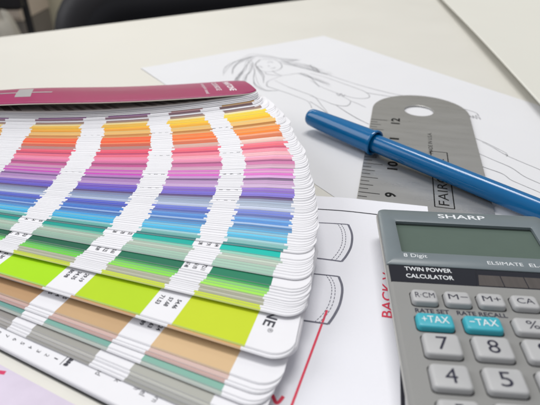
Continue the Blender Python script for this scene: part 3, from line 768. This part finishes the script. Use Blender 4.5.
b.face([(1.25, -37.12, 9.6), (52.75, -37.12, 9.6), (52.75, -37.12, 8.6), (1.25, -37.12, 8.6)], 0)
b.build('case', [M['case'], M['caseside']], calc)
b = MB()
po = rr(27, -15.0, 53.2, 29.4, (2.2, 2.2, .4, .4), 6); pi_ = rr(27, -15.45, 43, 16.3, .5, 6)
def sc(o, d): 
    return [(x + (d if x < 27 else -d), y + (d if y < -15 else -d)) for x, y in o]
b.loft([[(x, y, z) for x, y in o] for o, z in ((po, 9.2), (po, 9.75), (sc(po, .25), 9.95), (sc(pi_, -.12), 9.95), (pi_, 9.88), (pi_, 9.0))], 0, cap0=False, cap1=False)
plate = b.build('display_plate', M['plate'], calc)
b = MB(); b.loft([[(x, y, z) for x, y in o] for o, z in ((pi_, 9.0), (sc(pi_, .02), 8.66))], 1, cap0=False, cap1=False); b.face([(x, y, 8.68) for x, y in pi_], 0)
b.build('display', [M['lcd'], M['lcdwall']], calc)
b = MB(); T_ = lambda t, x, y, w, h, **k: b.text(t, x, Y(y), w, h, 9.98, 0, **k)
T_('SHARP', 19.9, 4.3, 15.2, 2.4, bold=.015); T_('8 Digit', 5.8, 26.6, 6.8, 2.2); T_('ELSIMATE', 29.5, 27.6, 10.0, 1.5); T_('EL-', 41.2, 27.7, 3.3, 1.5)
b.build('plate_lettering', M['white'], plate)
b = MB(); bl = [(.85, -29.95), (.85, -37.1), (23.9, -37.1), (25.4, -29.95)]
b.slab(bl[::1], 9.3, 9.68, 0); band = b.build('black_band', M['band'], calc)
b = MB(); b.text('TWIN POWER', 5.3, Y(32.1), 13.1, 1.75, 9.71, bold=.012); b.text('CALCULATOR', 5.3, Y(35.2), 13.0, 1.75, 9.71, bold=.012); b.build('band_lettering', M['white'], band)
b = MB(); b.slab([(25.45, -29.95), (23.95, -37.1), (53.1, -37.1), (53.1, -29.95)], 9.3, 9.58, 1)
b.slab([(25.6, -32.2), (24.7, -36.7), (50.5, -36.7), (50.5, -32.2)], 9.5, 9.63, 0)
for k in range(1, 4): b.slab([(25 + 6.4 * k, -32.2), (25 + 6.4 * k, -36.7), (25.25 + 6.4 * k, -36.7), (25.25 + 6.4 * k, -32.2)], 9.6, 9.645, 1)
b.build('solar_panel', [M['solar'], M['band']], calc)

def key(x, y, w, h, legend, lw, lh, teal=False, r=.9):
    """x, y: upper left corner of the key's top face; w, h its size"""
    cx, cy = x + w / 2, Y(y + h / 2)
    b = MB(); g = rr(cx, cy - .02, w + 1.1, h + 1.05, 1.0, 5); b.face([(p[0], p[1], 9.62) for p in g]); rec = MB()
    k = MB()
    k.loft([[(p[0], p[1], z) for p in rr(cx, cy, w + 2 * o, h + 2 * o, r + max(o, -.4), 7)] for z, o in ((9.3, .36), (10.2, .30), (10.75, .16), (10.98, .0), (11.1, -.22), (11.14, -.55))], 0)
    ko = k.build('key', M['teal'] if teal else M['key'], calc)
    b.build('key_recess', M['recess'], ko)
    if legend:
        t = MB(); t.text(legend, cx - lw / 2, cy - lh / 2 + .15, lw, lh, 11.17, 0, bold=0)
        t.build('legend', M['white'] if teal else M['legend'], ko)
    if teal: ko['label'] = 'teal tax key'
    return ko
for i, (t, lw) in enumerate((('R·CM', 5.0), ('M−', 5.0), ('M+', 4.7), ('CA', 4.3), ('CE', 4.2))): key(5.6 + 8.55 * i, 41.5, 6.1, 4.55, t, lw, 2.0 if t != 'M−' else 1.95)
key(5.5, 50.25, 8.5, 4.6, '+TAX', 6.6, 2.3, True); key(17.15, 50.25, 8.5, 4.6, '−TAX', 6.8, 2.2, True)
key(29.2, 49.9, 8.1, 4.8, '%', 3.0, 2.7); key(40.8, 49.9, 8.1, 4.8, '√', 2.8, 2.7)
for r_, row in enumerate((('7', '8', '9', '÷'), ('4', '5', '6', '×'), ('1', '2', '3', '−'), ('0', '.', '=', '+'))):
    for q, t in enumerate(row):
        d = t.isdigit()
        key(5.95 + 11.65 * q, 57.0 + 9.3 * r_, 8.1, 6.4, t, (2.7 if t != '1' else 1.6) if d else (3.0 if t != '.' else .8), (4.0 if d else (3.0 if t in '÷×+' else .5 if t == '−' else .8 if t == '.' else 1.6)))
b = MB(); b.text('RATE SET', 5.7, Y(48.75), 8.6, 1.55, 9.64, bold=.02); b.text('RATE RECALL', 16.2, Y(48.75), 12.6, 1.55, 9.64, bold=.02); b.build('case_lettering', M['legend'], calc)
